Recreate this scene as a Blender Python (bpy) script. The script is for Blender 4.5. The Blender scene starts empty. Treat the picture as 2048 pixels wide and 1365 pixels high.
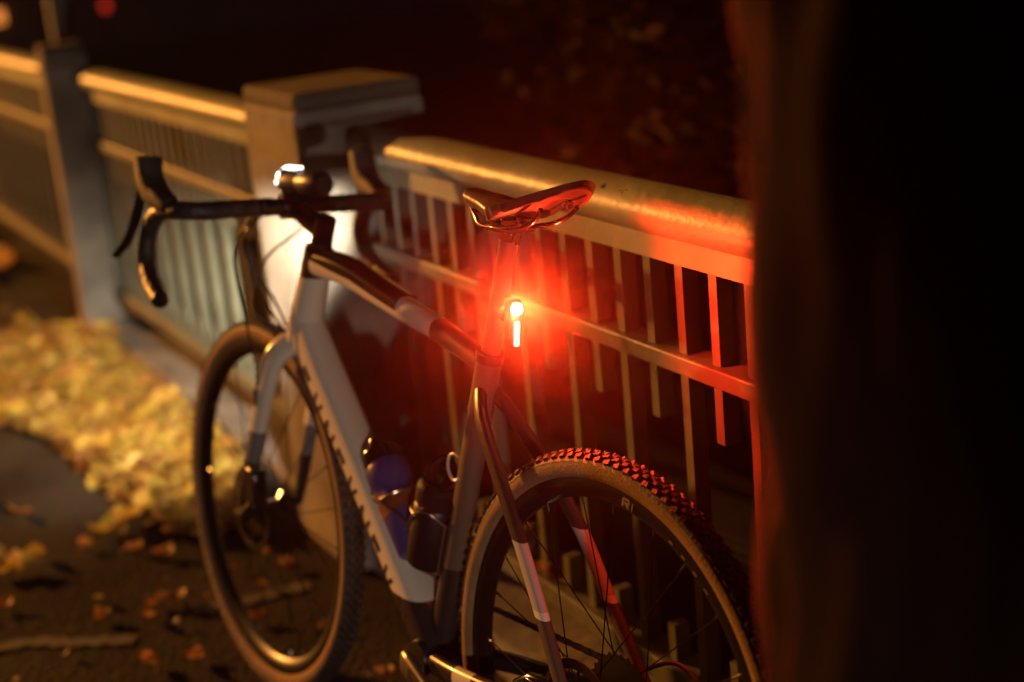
import bpy, bmesh, math, random
from mathutils import Vector, Matrix
random.seed(7)
R = math.radians
scene = bpy.context.scene
col = scene.collection
# ------------------------------------------------------------------ camera
CAM_F = Vector((0.85596778, -0.43663062, -0.27689864))
CAM_R = Vector((-0.4758313, -0.87475908, -0.09154853))
CAM_U = Vector((0.20224671, -0.21011963, 0.9565281))
cd = bpy.data.cameras.new("camera")
cam = bpy.data.objects.new("camera", cd)
col.objects.link(cam)
m = Matrix((CAM_R, CAM_U, -CAM_F)).transposed().to_4x4()
m.translation = Vector((0, 0, 1.38853))
cam.matrix_world = m
cd.sensor_width = 36.0
cd.lens = 3043.4 / 2048 * 36
cd.clip_start = 0.05
cd.clip_end = 300
cd.dof.use_dof = True
cd.dof.focus_distance = 2.02
cd.dof.aperture_fstop = 1.8
scene.camera = cam
# ------------------------------------------------------------------ world, exposure
w = bpy.data.worlds.new("World"); scene.world = w; w.use_nodes = True
bg = w.node_tree.nodes["Background"]
bg.inputs[0].default_value = (0.45, 0.35, 0.75, 1); bg.inputs[1].default_value = 0.0022
scene.view_settings.view_transform = 'Standard'
scene.view_settings.look = 'None'
scene.view_settings.exposure = 0.0
scene.view_settings.gamma = 1.0
scene.cycles.use_denoising = True
scene.cycles.max_bounces = 5
scene.cycles.diffuse_bounces = 3
scene.cycles.glossy_bounces = 3
scene.cycles.volume_bounces = 0
scene.cycles.transparent_max_bounces = 6
scene.cycles.sample_clamp_indirect = 3.0
scene.cycles.use_light_tree = True

def lamp(name, kind, loc, energy, color, target=None, **kw):
    ld = bpy.data.lights.new(name, kind); ld.energy = energy; ld.color = color
    for k, v in kw.items(): setattr(ld, k, v)
    o = bpy.data.objects.new(name, ld); col.objects.link(o); o.location = loc
    if target is not None:
        o.rotation_euler = (Vector(target) - Vector(loc)).to_track_quat('-Z', 'Y').to_euler()
    return o
# sodium street lamp, high over the roadway ahead on the left
lamp("sodium_street_light", 'SPOT', (24.0, 8.2, 5.3), 43000, (1.0, 0.36, 0.06), (3.0, -1.0, 0.6),
     shadow_soft_size=0.2, spot_size=R(45), spot_blend=0.6)
# low cool headlight of a vehicle standing behind the photographer
lamp("vehicle_headlight", 'SPOT', (-4.0, 1.5, 0.85), 340, (1.0, 0.80, 0.62), (2.6, -0.48, 0.70),
     shadow_soft_size=0.05, spot_size=R(17.5), spot_blend=0.15)

# ------------------------------------------------------------------ bicycle frame of reference
HEAD, LEAN = 0.112058, 0.124673
bx_ = Vector((math.cos(HEAD), math.sin(HEAD), 0)); by0 = Vector((-math.sin(HEAD), math.cos(HEAD), 0)); z0 = Vector((0, 0, 1))
bz_ = math.cos(LEAN) * z0 - math.sin(LEAN) * by0
by_ = math.cos(LEAN) * by0 + math.sin(LEAN) * z0
BIKE = Matrix((bx_, by_, bz_)).transposed().to_4x4()
BIKE.translation = Vector((1.569703, -0.853515, 0.0))
WB = 1.024
def steer_matrix():
    ax = Vector((-0.41, 0, 0.912)).normalized(); o = Vector((WB - .0446, 0, .334))
    return Matrix.Translation(o) @ Matrix.Rotation(-0.0232, 4, ax) @ Matrix.Translation(-o)
STEER = steer_matrix()
def bw(p): return BIKE @ Vector(p)

# ------------------------------------------------------------------ materials
def mat(name, base=(.5, .5, .5), rough=.5, metal=0., coat=0., bump=0., bscale=40., var=0., vscale=8., emit=None, estr=0., spec=.5, trans=0., chips=0.):
    mt = bpy.data.materials.new(name); mt.use_nodes = True
    nt = mt.node_tree; b = nt.nodes["Principled BSDF"]
    b.inputs["Base Color"].default_value = (*base, 1); b.inputs["Roughness"].default_value = rough
    b.inputs["Metallic"].default_value = metal; b.inputs["Coat Weight"].default_value = coat
    b.inputs["Specular IOR Level"].default_value = spec
    b.inputs["Transmission Weight"].default_value = trans
    tc = nt.nodes.new("ShaderNodeTexCoord")
    if var > 0:
        n = nt.nodes.new("ShaderNodeTexNoise"); n.inputs["Scale"].default_value = vscale; n.inputs["Detail"].default_value = 6
        nt.links.new(tc.outputs["Object"], n.inputs["Vector"])
        cr = nt.nodes.new("ShaderNodeValToRGB")
        cr.color_ramp.elements[0].position = .3; cr.color_ramp.elements[1].position = .7
        cr.color_ramp.elements[0].color = (*[c * (1 - var) for c in base], 1)
        cr.color_ramp.elements[1].color = (*[min(1, c * (1 + var)) for c in base], 1)
        nt.links.new(n.outputs["Fac"], cr.inputs["Fac"]); nt.links.new(cr.outputs["Color"], b.inputs["Base Color"])
        if chips:
            n3 = nt.nodes.new("ShaderNodeTexNoise"); n3.inputs["Scale"].default_value = chips; n3.inputs["Detail"].default_value = 8
            nt.links.new(tc.outputs["Object"], n3.inputs["Vector"])
            c3 = nt.nodes.new("ShaderNodeValToRGB"); c3.color_ramp.elements[0].position = .715; c3.color_ramp.elements[1].position = .73
            nt.links.new(n3.outputs["Fac"], c3.inputs["Fac"])
            mx = nt.nodes.new("ShaderNodeMix"); mx.data_type = 'RGBA'; mx.inputs["B"].default_value = (.05, .03, .02, 1)
            nt.links.new(c3.outputs["Color"], mx.inputs["Factor"]); nt.links.new(cr.outputs["Color"], mx.inputs["A"]); nt.links.new(mx.outputs["Result"], b.inputs["Base Color"])
        mr = nt.nodes.new("ShaderNodeMapRange"); mr.inputs["To Min"].default_value = max(.03, rough - .12); mr.inputs["To Max"].default_value = min(1, rough + .12)
        nt.links.new(n.outputs["Fac"], mr.inputs["Value"]); nt.links.new(mr.outputs["Result"], b.inputs["Roughness"])
    if bump > 0:
        n2 = nt.nodes.new("ShaderNodeTexNoise"); n2.inputs["Scale"].default_value = bscale; n2.inputs["Detail"].default_value = 8
        nt.links.new(tc.outputs["Object"], n2.inputs["Vector"])
        bp = nt.nodes.new("ShaderNodeBump"); bp.inputs["Strength"].default_value = bump; bp.inputs["Distance"].default_value = .004
        nt.links.new(n2.outputs["Fac"], bp.inputs["Height"]); nt.links.new(bp.outputs["Normal"], b.inputs["Normal"])
    if emit:
        b.inputs["Emission Color"].default_value = (*emit, 1); b.inputs["Emission Strength"].default_value = estr
    return mt
def banded(name, axis, stops, rough=.3, coat=.5, tilt=None):
    """paint with hard colour changes along one object axis: stops = [(coordinate, colour), ...] ascending"""
    mt = mat(name, rough=rough, coat=coat); nt = mt.node_tree; b = nt.nodes["Principled BSDF"]
    tc = nt.nodes.new("ShaderNodeTexCoord"); dp = nt.nodes.new("ShaderNodeVectorMath"); dp.operation = 'DOT_PRODUCT'
    nt.links.new(tc.outputs["Object"], dp.inputs[0]); dp.inputs[1].default_value = axis
    mr = nt.nodes.new("ShaderNodeMapRange"); lo, hi = stops[0][0], stops[-1][0] + .001
    mr.inputs["From Min"].default_value = lo; mr.inputs["From Max"].default_value = hi
    nt.links.new(dp.outputs["Value"], mr.inputs["Value"])
    cr = nt.nodes.new("ShaderNodeValToRGB"); cr.color_ramp.interpolation = 'CONSTANT'
    els = cr.color_ramp.elements
    els[0].position = 0; els[0].color = (*stops[0][1], 1)
    els[1].position = (stops[1][0] - lo) / (hi - lo); els[1].color = (*stops[1][1], 1)
    for s, c in stops[2:]:
        e = els.new((s - lo) / (hi - lo)); e.color = (*c, 1)
    nt.links.new(mr.outputs["Result"], cr.inputs["Fac"]); nt.links.new(cr.outputs["Color"], b.inputs["Base Color"])
    return mt
WHT = (.82, .75, .65); DRK = (.035, .028, .028); GRY = (.20, .20, .22); BRN = (.10, .06, .05)
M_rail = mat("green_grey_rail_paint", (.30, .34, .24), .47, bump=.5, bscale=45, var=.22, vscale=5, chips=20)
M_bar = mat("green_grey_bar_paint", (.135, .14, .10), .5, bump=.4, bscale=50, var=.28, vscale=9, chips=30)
M_conc = mat("weathered_concrete", (.23, .205, .185), .85, bump=1.0, bscale=30, var=.5, vscale=6)
M_cap = mat("shaded_weathered_cap", (.11, .09, .07), .9, bump=1., bscale=30, var=.45, vscale=9)  # shade on the pillar tops is put into this darker colour
M_white = mat("off_white_frame_paint", WHT, .28, coat=.6, var=.05, vscale=3)
M_black = mat("satin_black", (.018, .017, .018), .38, var=.2, vscale=30)
M_blackg = mat("gloss_black", (.012, .011, .012), .15, coat=.6)
M_rubber = mat("black_rubber", (.03, .027, .025), .62, bump=.3, bscale=200)
M_tread = mat("dusty_tread_rubber", (.075, .055, .045), .6, bump=.5, bscale=300, var=.4, vscale=20)
M_knob = mat("tread_knob_rubber", (.028, .02, .017), .6, bump=.5, bscale=300, var=.4, vscale=20)
M_tan = mat("tan_sidewall", (.30, .175, .09), .75, spec=.2, bump=.4, bscale=250, var=.18, vscale=25)
M_rim = mat("carbon_rim", (.010, .009, .009), .35, spec=.25)
M_print = mat("pale_rim_print", (.30, .26, .16), .5)
M_ink = mat("dark_frame_print", (.03, .025, .03), .4)
M_steel = mat("polished_steel", (.6, .58, .55), .22, metal=1.)
M_dsteel = mat("dark_steel", (.12, .11, .11), .3, metal=1.)
M_alloy = mat("anodised_alloy", (.10, .08, .07), .3, metal=.8)
M_tape = mat("wrapped_bar_tape", (.035, .03, .03), .42, bump=1.0, bscale=90, var=.5, vscale=50)
M_saddle = mat("smooth_saddle_leather", (.028, .022, .020), .42, bump=.12, bscale=140, coat=.12)
M_shell = mat("gloss_saddle_shell", (.004, .003, .003), .6, spec=.1)
M_post = mat("seatpost_coating", (.09, .07, .06), .28, coat=.3)
M_bottle = mat("dark_blue_bottle", (.07, .06, .24), .3, bump=.1, bscale=60)
M_amber = mat("brown_bottle_band", (.22, .07, .02), .45, var=.4, vscale=40)
M_toolb = mat("black_tool_bottle", (.012, .011, .016), .4)
M_led = mat("tail_light_led", (1, .1, .05), .3, emit=(1.0, .42, .16), estr=260)
M_ledstrip = mat("tail_light_strip", (1, .1, .05), .3, emit=(1.0, .62, .30), estr=14)
M_lens = mat("head_light_lens", (1, 1, 1), .2, emit=(1, .97, .85), estr=6)
M_bark = mat("rough_bark", (.014, .006, .0045), 1.0, spec=.05, bump=1., bscale=14, var=.5, vscale=5)
M_pole = mat("galvanised_pole", (.14, .15, .17), .5, metal=.3, var=.15)
M_cable = mat("cable_housing", (.02, .02, .018), .4)
M_ylw = mat("small_orange_lamp", (1, .5, .1), .4, emit=(1, .30, .05), estr=1.3)
M_redl = mat("small_red_lamp", (1, .1, .05), .4, emit=(1, .04, .015), estr=.9)

def asphalt():
    mt = bpy.data.materials.new("worn_asphalt"); mt.use_nodes = True; nt = mt.node_tree; b = nt.nodes["Principled BSDF"]
    tc = nt.nodes.new("ShaderNodeTexCoord")
    n = nt.nodes.new("ShaderNodeTexNoise"); n.inputs["Scale"].default_value = 2.3; n.inputs["Detail"].default_value = 8
    v = nt.nodes.new("ShaderNodeTexVoronoi"); v.inputs["Scale"].default_value = 90
    nt.links.new(tc.outputs["Object"], n.inputs["Vector"]); nt.links.new(tc.outputs["Object"], v.inputs["Vector"])
    cr = nt.nodes.new("ShaderNodeValToRGB"); cr.color_ramp.elements[0].color = (.018, .014, .011, 1); cr.color_ramp.elements[1].color = (.075, .06, .048, 1)
    cr.color_ramp.elements[0].position = .35; cr.color_ramp.elements[1].position = .7
    mx = nt.nodes.new("ShaderNodeMix"); mx.data_type = 'RGBA'; mx.blend_type = 'MULTIPLY'; mx.inputs["Factor"].default_value = .55
    nt.links.new(n.outputs["Fac"], cr.inputs["Fac"]); nt.links.new(cr.outputs["Color"], mx.inputs["A"]); nt.links.new(v.outputs["Color"], mx.inputs["B"])
    nt.links.new(mx.outputs["Result"], b.inputs["Base Color"]); b.inputs["Roughness"].default_value = .95; b.inputs["Specular IOR Level"].default_value = .12
    bp = nt.nodes.new("ShaderNodeBump"); bp.inputs["Strength"].default_value = .8; bp.inputs["Distance"].default_value = .006
    nt.links.new(v.outputs["Distance"], bp.inputs["Height"]); nt.links.new(bp.outputs["Normal"], b.inputs["Normal"])
    return mt
M_asph = asphalt()
def translucent(mt, amt=.35):
    nt = mt.node_tree; b = nt.nodes["Principled BSDF"]; out = [n for n in nt.nodes if n.type == 'OUTPUT_MATERIAL'][0]
    t = nt.nodes.new("ShaderNodeBsdfTranslucent"); mx = nt.nodes.new("ShaderNodeMixShader"); mx.inputs[0].default_value = amt
    l = b.inputs["Base Color"].links
    if l: nt.links.new(l[0].from_socket, t.inputs["Color"])
    else: t.inputs["Color"].default_value = b.inputs["Base Color"].default_value
    nt.links.new(b.outputs[0], mx.inputs[1]); nt.links.new(t.outputs[0], mx.inputs[2]); nt.links.new(mx.outputs[0], out.inputs["Surface"])
    return mt
def leafmat(name, cols):
    mt = bpy.data.materials.new(name); mt.use_nodes = True; nt = mt.node_tree; b = nt.nodes["Principled BSDF"]
    g = nt.nodes.new("ShaderNodeNewGeometry"); cr = nt.nodes.new("ShaderNodeValToRGB"); e = cr.color_ramp.elements
    e[0].color = (*cols[0], 1); e[1].color = (*cols[-1], 1)
    for i, c in enumerate(cols[1:-1]):
        x = e.new((i + 1) / (len(cols) - 1)); x.color = (*c, 1)
    nt.links.new(g.outputs["Random Per Island"], cr.inputs["Fac"]); nt.links.new(cr.outputs["Color"], b.inputs["Base Color"])
    b.inputs["Roughness"].default_value = .55
    return mt
M_pile = leafmat("autumn_leaf_litter", [(.62, .40, .04), (.70, .50, .08), (.32, .13, .03), (.75, .55, .12), (.16, .06, .02), (.60, .30, .05), (.45, .22, .04)])
M_leaf1 = mat("yellow_leaf", (.70, .45, .06), .5, var=.25, vscale=30)
M_leaf2 = mat("orange_leaf", (.62, .26, .05), .5, var=.25, vscale=30)
M_leaf3 = mat("brown_leaf", (.35, .17, .06), .6, var=.25, vscale=30)
for mm in (M_pile, M_leaf1, M_leaf2, M_leaf3): translucent(mm)
M_dark = leafmat("dark_foliage", [(.10, .08, .03), (.22, .11, .03), (.10, .07, .03), (.30, .13, .04)])

# ------------------------------------------------------------------ mesh builder
class MB:
    def __init__(s): s.v = []; s.f = []
    def add(s, v, f):
        n = len(s.v); s.v += [Vector(p) for p in v]; s.f += [[i + n for i in q] for q in f]
    def box(s, lo, hi, mt=None):
        x0, y0, z0_ = lo; x1, y1, z1 = hi
        v = [Vector(p) for p in ((x0, y0, z0_), (x1, y0, z0_), (x1, y1, z0_), (x0, y1, z0_), (x0, y0, z1), (x1, y0, z1), (x1, y1, z1), (x0, y1, z1))]
        if mt: v = [mt @ p for p in v]
        s.add(v, [(0, 3, 2, 1), (4, 5, 6, 7), (0, 1, 5, 4), (1, 2, 6, 5), (2, 3, 7, 6), (3, 0, 4, 7)])
    def tube(s, pts, ra, rb=None, seg=16, ref=(0, 1, 0), cap=True, expo=2.0):
        """ra: half-width along ref, rb: half-width across; scalars or lists"""
        pts = [Vector(p) for p in pts]; n = len(pts)
        if rb is None: rb = ra
        A = ra if isinstance(ra, (list, tuple)) else [ra] * n
        B = rb if isinstance(rb, (list, tuple)) else [rb] * n
        ref = Vector(ref); prev = None; vs = []; fs = []
        for i, p in enumerate(pts):
            t = (pts[min(i + 1, n - 1)] - pts[max(i - 1, 0)]).normalized()
            base = ref if prev is None else prev
            a = base - t * base.dot(t)
            if a.length < 1e-3: a = t.orthogonal()
            a.normalize(); b = t.cross(a); prev = a if prev is not None or True else None
            for k in range(seg):
                th = 2 * math.pi * k / seg; c, sn = math.cos(th), math.sin(th)
                if expo != 2.0:
                    c = math.copysign(abs(c) ** (2 / expo), c); sn = math.copysign(abs(sn) ** (2 / expo), sn)
                vs.append(p + a * A[i] * c + b * B[i] * sn)
        for i in range(n - 1):
            for k in range(seg):
                k2 = (k + 1) % seg
                fs.append((i * seg + k, i * seg + k2, (i + 1) * seg + k2, (i + 1) * seg + k))
        if cap:
            fs.append(tuple(range(seg))[::-1]); fs.append(tuple((n - 1) * seg + k for k in range(seg)))
        s.add(vs, fs)
    def lathe(s, prof, c=(0, 0, 0), axis=(0, 1, 0), seg=48, cap=False, closed=False):
        """prof = [(radius, along axis), ...]"""
        ax = Vector(axis).normalized(); u = ax.orthogonal().normalized(); v_ = ax.cross(u); c = Vector(c); vs = []; fs = []; n = len(prof)
        for k in range(seg):
            th = 2 * math.pi * k / seg; d = u * math.cos(th) + v_ * math.sin(th)
            for r, h in prof: vs.append(c + d * r + ax * h)
        m_ = n if closed else n - 1
        for k in range(seg):
            k2 = (k + 1) % seg
            for i in range(m_):
                j = (i + 1) % n
                fs.append((k * n + i, k2 * n + i, k2 * n + j, k * n + j))
        if cap:
            fs.append(tuple(k * n for k in range(seg))[::-1]); fs.append(tuple(k * n + n - 1 for k in range(seg)))
        s.add(vs, fs)
    def mesh(s, name, m_, smooth=True, auto=40):
        me = bpy.data.meshes.new(name); me.from_pydata([tuple(p) for p in s.v], [], s.f); me.materials.append(m_)
        b = bmesh.new(); b.from_mesh(me); bmesh.ops.recalc_face_normals(b, faces=b.faces); b.to_mesh(me); b.free()
        if smooth:
            for p in me.polygons: p.use_smooth = True
            try: me.set_sharp_from_angle(angle=R(auto))
            except Exception: pass
        return me
    def build(s, name, m_, parent=None, smooth=True, auto=40, local=None, bevel=0, subsurf=0):
        o = bpy.data.objects.new(name, s.mesh(name, m_, smooth, auto)); col.objects.link(o)
        if parent: o.parent = parent
        if local is not None: o.matrix_local = local
        if bevel:
            md = o.modifiers.new("bevel", 'BEVEL'); md.width = bevel; md.segments = 2; md.limit_method = 'ANGLE'
        if subsurf:
            md = o.modifiers.new("sub", 'SUBSURF'); md.levels = subsurf; md.render_levels = subsurf
        return o
def tag(o, label=None, cat=None, group=None, kind=None):
    if label: o["label"] = label
    if cat: o["category"] = cat
    if group: o["group"] = group
    if kind: o["kind"] = kind
    return o
def empty(name, mtx):
    o = bpy.data.objects.new(name, None); col.objects.link(o); o.empty_display_size = .1
    o.matrix_world = mtx if isinstance(mtx, Matrix) else Matrix.Translation(Vector(mtx)); return o
def link_copy(src, parent, loc=None):
    c = src.copy(); col.objects.link(c); c.parent = parent
    if loc is not None: c.location = loc
    return c
def arc(p0, p1, p2, n=8):
    p0, p1, p2 = Vector(p0), Vector(p1), Vector(p2)
    return [(1 - t) ** 2 * p0 + 2 * t * (1 - t) * p1 + t * t * p2 for t in [i / n for i in range(n + 1)]]
def spline(pts, n=6):
    P = [Vector(p) for p in pts]; out = []
    for i in range(len(P) - 1):
        a, b, c, d = P[max(i - 1, 0)], P[i], P[i + 1], P[min(i + 2, len(P) - 1)]
        for k in range(n):
            t = k / n
            out.append(.5 * ((2 * b) + (c - a) * t + (2 * a - 5 * b + 4 * c - d) * t * t + (3 * b - a - 3 * c + d) * t ** 3))
    out.append(P[-1]); return out
def lerps(a, b, n): return [a + (b - a) * i / (n - 1) for i in range(n)]

# ------------------------------------------------------------------ setting
def grid(name, x0, x1, y0, y1, nx, ny, zf, m_):
    b = MB(); vs = [(x0 + (x1 - x0) * i / nx, y0 + (y1 - y0) * j / ny, zf(x0 + (x1 - x0) * i / nx, y0 + (y1 - y0) * j / ny)) for i in range(nx + 1) for j in range(ny + 1)]
    fs = [(i * (ny + 1) + j, (i + 1) * (ny + 1) + j, (i + 1) * (ny + 1) + j + 1, i * (ny + 1) + j + 1) for i in range(nx) for j in range(ny)]
    b.add(vs, fs); return tag(b.build(name, m_), kind="structure")
grid("pavement", -12, 60, -1.43, 20, 72, 20, lambda x, y: 0.0, M_asph)
M_bank = mat("dark_earth_bank", (.05, .04, .025), .95, bump=1, bscale=6, var=.4, vscale=2)
def bank(x, y):
    t = min(1, max(0, (-1.43 - y) / 5.0)); return -0.02 - 2.6 * t * t * (3 - 2 * t) + (0.10 * math.sin(x * 1.7 + y) * t)
grid("river_bank", -12, 60, -60, -1.43, 90, 160, bank, M_bank)
# sky dome, far above and around the scene
b = MB(); b.lathe([(140 * math.sin(R(a)), 140 * math.cos(R(a))) for a in range(0, 96, 8)], (20, 0, -4), (0, 0, 1), 32)
M_sky = mat("night_sky", (0, 0, 0), 1, emit=(.35, .30, .6), estr=.002)
tag(b.build("sky", M_sky), kind="structure")
# streaks of light on the pavement, painted as pale flat strips
M_streak = mat("pale_light_streak", (.11, .095, .085), .8, bump=.6, bscale=40, var=.35, vscale=12)
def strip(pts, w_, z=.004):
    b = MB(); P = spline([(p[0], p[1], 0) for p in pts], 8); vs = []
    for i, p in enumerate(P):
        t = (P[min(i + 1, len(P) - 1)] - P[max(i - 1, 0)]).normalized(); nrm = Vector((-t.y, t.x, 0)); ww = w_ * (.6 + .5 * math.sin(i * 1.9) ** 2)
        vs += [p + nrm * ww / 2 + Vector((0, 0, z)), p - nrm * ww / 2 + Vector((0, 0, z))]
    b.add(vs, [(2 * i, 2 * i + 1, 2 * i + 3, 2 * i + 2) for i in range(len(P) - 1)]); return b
tag(strip([(3.10, .1), (3.08, -.32), (3.0, -.45), (2.93, -.56)], .045).build("painted_light_streak", M_streak), kind="structure")
tag(strip([(2.98, -.70), (2.96, -.80), (2.94, -.95)], .05).build("painted_light_streak", M_streak), kind="structure")
# plinth of the fence
FY = -1.197          # line of the fence
b = MB(); b.box((-3, FY - .16, -.3), (5.5, FY + .10, .07)); tag(b.build("fence_kerb", M_conc, smooth=False, bevel=.012), kind="structure")

# ---- railing sections
def railing(x0, x1, first_long, label):
    e = empty("metal_railing", (x0, FY, 0)); L = x1 - x0
    tag(e, label, "railing", "painted metal railing sections between the concrete pillars")
    # moulded top rail: round handrail over a square channel
    b = MB(); prof = []
    for k in range(22):
        th = -math.pi * .72 + 2 * math.pi * .72 * k / 21 + math.pi / 2
        prof.append((.050 * math.cos(th), .9395 + .036 * math.sin(th)))
    prof = prof + [(-.026, .908), (-.026, .872), (.026, .872), (.026, .908)]
    n = len(prof); nx = 24
    vs = [(L * i / nx, y, z) for i in range(nx + 1) for y, z in prof]
    fs = [(i * n + k, (i + 1) * n + k, (i + 1) * n + (k + 1) % n, i * n + (k + 1) % n) for i in range(nx) for k in range(n)]
    fs += [tuple(range(n)), tuple(nx * n + k for k in range(n))[::-1]]
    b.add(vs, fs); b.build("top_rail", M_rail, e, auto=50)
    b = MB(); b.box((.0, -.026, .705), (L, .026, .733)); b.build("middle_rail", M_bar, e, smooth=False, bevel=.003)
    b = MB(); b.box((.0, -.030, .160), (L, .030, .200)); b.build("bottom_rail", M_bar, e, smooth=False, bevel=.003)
    def barmesh(z0_, z1):
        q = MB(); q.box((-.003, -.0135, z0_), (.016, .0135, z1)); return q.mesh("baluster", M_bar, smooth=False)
    long_lo, up, short_lo, stub = barmesh(.2005, .7045), barmesh(.7335, .8715), barmesh(.615, .7045), barmesh(.2005, .265)
    x = 0.0; i = 0
    n = int(L / .083)
    for i in range(n):
        x = first_long + i * .083
        if x > L - .03: break
        def put(me, nm):
            o = bpy.data.objects.new(nm, me); col.objects.link(o); o.parent = e; o.location = (x, 0, 0)
        put(up, "baluster_top")
        if i % 2 == 0: put(long_lo, "baluster")
        else: put(short_lo, "short_baluster"); put(stub, "baluster_stub")
    # fixing brackets at the ends
    for xe in (0.0, L):
        b = MB(); b.box((xe - .018, -.03, .155), (xe + .018, .03, .15)) if False else b.box((xe - .006, -.036, .69), (xe + .006, .036, .75)); b.build("end_plate", M_bar, e, smooth=False)
    return e
# bar x positions in world: long bars at 1.9365 - k*.166
railing(0.78, 2.90, (1.9365 - 0.78) % .166, "nearest railing section, behind the saddle, glowing red from the tail light")
railing(3.28, 5.36, .05, "middle railing section seen beyond the handlebar, left of the square pillar with lit top rail")
railing(5.54, 7.7, .05, "farthest railing section at the left edge of the photo, beyond the dark pillar")
# ---- pillars
def pillar(x0, x1, label, top=1.055, y0=-.145, y1=.147):
    e = empty("concrete_pillar", ((x0 + x1) / 2, FY, 0)); hx = (x1 - x0) / 2
    tag(e, label, "pillar", "square concrete fence pillars")
    b = MB(); b.box((-hx, y0, 0.0), (hx, y1, top - .035)); o = b.build("shaft", M_conc, e, smooth=False, bevel=.012)
    b = MB(); b.box((-hx + .004, y0 + .004, top - .034), (hx - .004, y1 - .004, top)); b.build("cap", M_cap, e, smooth=False, bevel=.010)
    # chipped mortar lip under the cap
    b = MB(); b.box((-hx - .002, y0 + .03, top - .075), (-hx + .001, y1 - .02, top - .060)); b.build("mortar_joint", M_cap, e, smooth=False)
pillar(2.925, 3.255, "square concrete pillar right behind the handlebar, lit by the head light")
pillar(5.40, 5.50, "blurred slimmer concrete post at far left with the lamp pole rising behind it", top=1.06, y0=-.02, y1=.135)
# ---- lamp pole beyond the far pillar
e = empty("lamp_pole", (7.42, -1.58, 0)); tag(e, "slim grey pole rising behind the far left pillar", "pole")
b = MB(); b.tube([(0, 0, -.05), (0, 0, 4.6)], .052, seg=20); b.build("shaft", M_pole, e)
b = MB(); b.lathe([(.11, -.01), (.11, .03), (.055, .08)], (0, 0, 0), (0, 0, 1), 20); b.build("base_plate", M_pole, e)
# ---- distant small lamps
def bollard(loc, m_, r, h, label, name):
    e = empty(name, (loc[0], loc[1], loc[3])); tag(e, label, "lamp")
    b = MB(); b.tube([(0, 0, 0), (0, 0, loc[2] - loc[3] - r * 1.3)], r * .7, seg=14); b.build("post", M_black, e)
    b = MB(); b.tube([(0, 0, loc[2] - loc[3] - r * 1.2), (0, 0, loc[2] - loc[3] + r * 1.2)], r, seg=16); b.build("lamp", m_, e)
bollard((14.8, -2.6, .80, bank(14.8, -2.6)), M_ylw, .05, 0, "tiny out-of-focus orange lamp in the top left corner", "bollard_lamp")
bollard((16.5, -4.0, .72, bank(16.5, -4.0)), M_redl, .035, 0, "tiny dim red lamp in the darkness near the top left", "marker_lamp")

# ------------------------------------------------------------------ trees and shrubs
def leaf_cloud(b, centre, rad, n, size, flat=1.0):
    for _ in range(n):
        d = Vector((random.gauss(0, 1), random.gauss(0, 1), random.gauss(0, 1))).normalized() * rad * random.random() ** .4
        p = Vector(centre) + Vector((d.x, d.y, d.z * flat)); s_ = size * random.uniform(.6, 1.3)
        u = Vector((random.gauss(0, 1), random.gauss(0, 1), random.gauss(0, 1))).normalized(); v_ = u.orthogonal().normalized()
        b.add([p - u * s_, p + v_ * s_ * .5, p + u * s_, p - v_ * s_ * .5], [(0, 1, 2, 3)])
def tree(name, loc, h, lean, label, crowns, leafn, trunk_r, cat="tree"):
    e = empty(name, loc); tag(e, label, cat)
    top = Vector((lean[0] * h, lean[1] * h, h)); b = MB()
    P = spline([(0, 0, -.3), (lean[0] * h * .2, lean[1] * h * .3, h * .35), (lean[0] * h * .6, lean[1] * h * .5, h * .7), top], 6)
    b.tube(P, [trunk_r * (1.1 - .8 * i / len(P)) for i in range(len(P))], seg=14)
    b.build("trunk", M_bark, e)
    for c, r_ in crowns:
        bb_ = MB(); q = P[int(len(P) * .45)]
        bb_.tube(spline([q, q.lerp(Vector(c), .5) + Vector((.05, .05, .12)), c], 5), lerps(trunk_r * .5, .012, 11), seg=8)
        for k in range(7):
            d = Vector((random.gauss(0, 1), random.gauss(0, 1), random.gauss(0, .7))).normalized() * r_ * .8
            bb_.tube([Vector(c) - d * .1, Vector(c) + d * .5 + Vector((0, 0, .04)), Vector(c) + d], [.012, .008, .003], seg=5)
        bb_.build("branch", M_bark, e)
    b = MB()
    for c, r_ in crowns: leaf_cloud(b, c, r_, leafn, .045)
    tag(b.build("crown", M_dark, e, smooth=False), kind="stuff")
    return e
tree("bank_tree", (3.35, -3.3, bank(3.35, -3.3)), 4.0, (.02, .02), "dark tree on the bank behind the railing, mostly hidden by the near trunk",
     [((.45, .80, 1.72), .24), ((.95, .55, 1.55), .34), ((.60, .85, 2.05), .22), ((1.7, .3, 1.35), .42), ((.1, .7, 1.5), .26), ((1.2, .8, 1.95), .25)], 230, .10)
b = MB()
for i in range(26):
    x = random.uniform(1, 16); y = random.uniform(-6.5, -2.2); leaf_cloud(b, (x, y, bank(x, y) + .25), random.uniform(.3, .6), 240, .04, .7)
tag(b.build("undergrowth", M_dark, smooth=False), "dark undergrowth covering the bank behind the railing", "undergrowth", kind="stuff")

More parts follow.
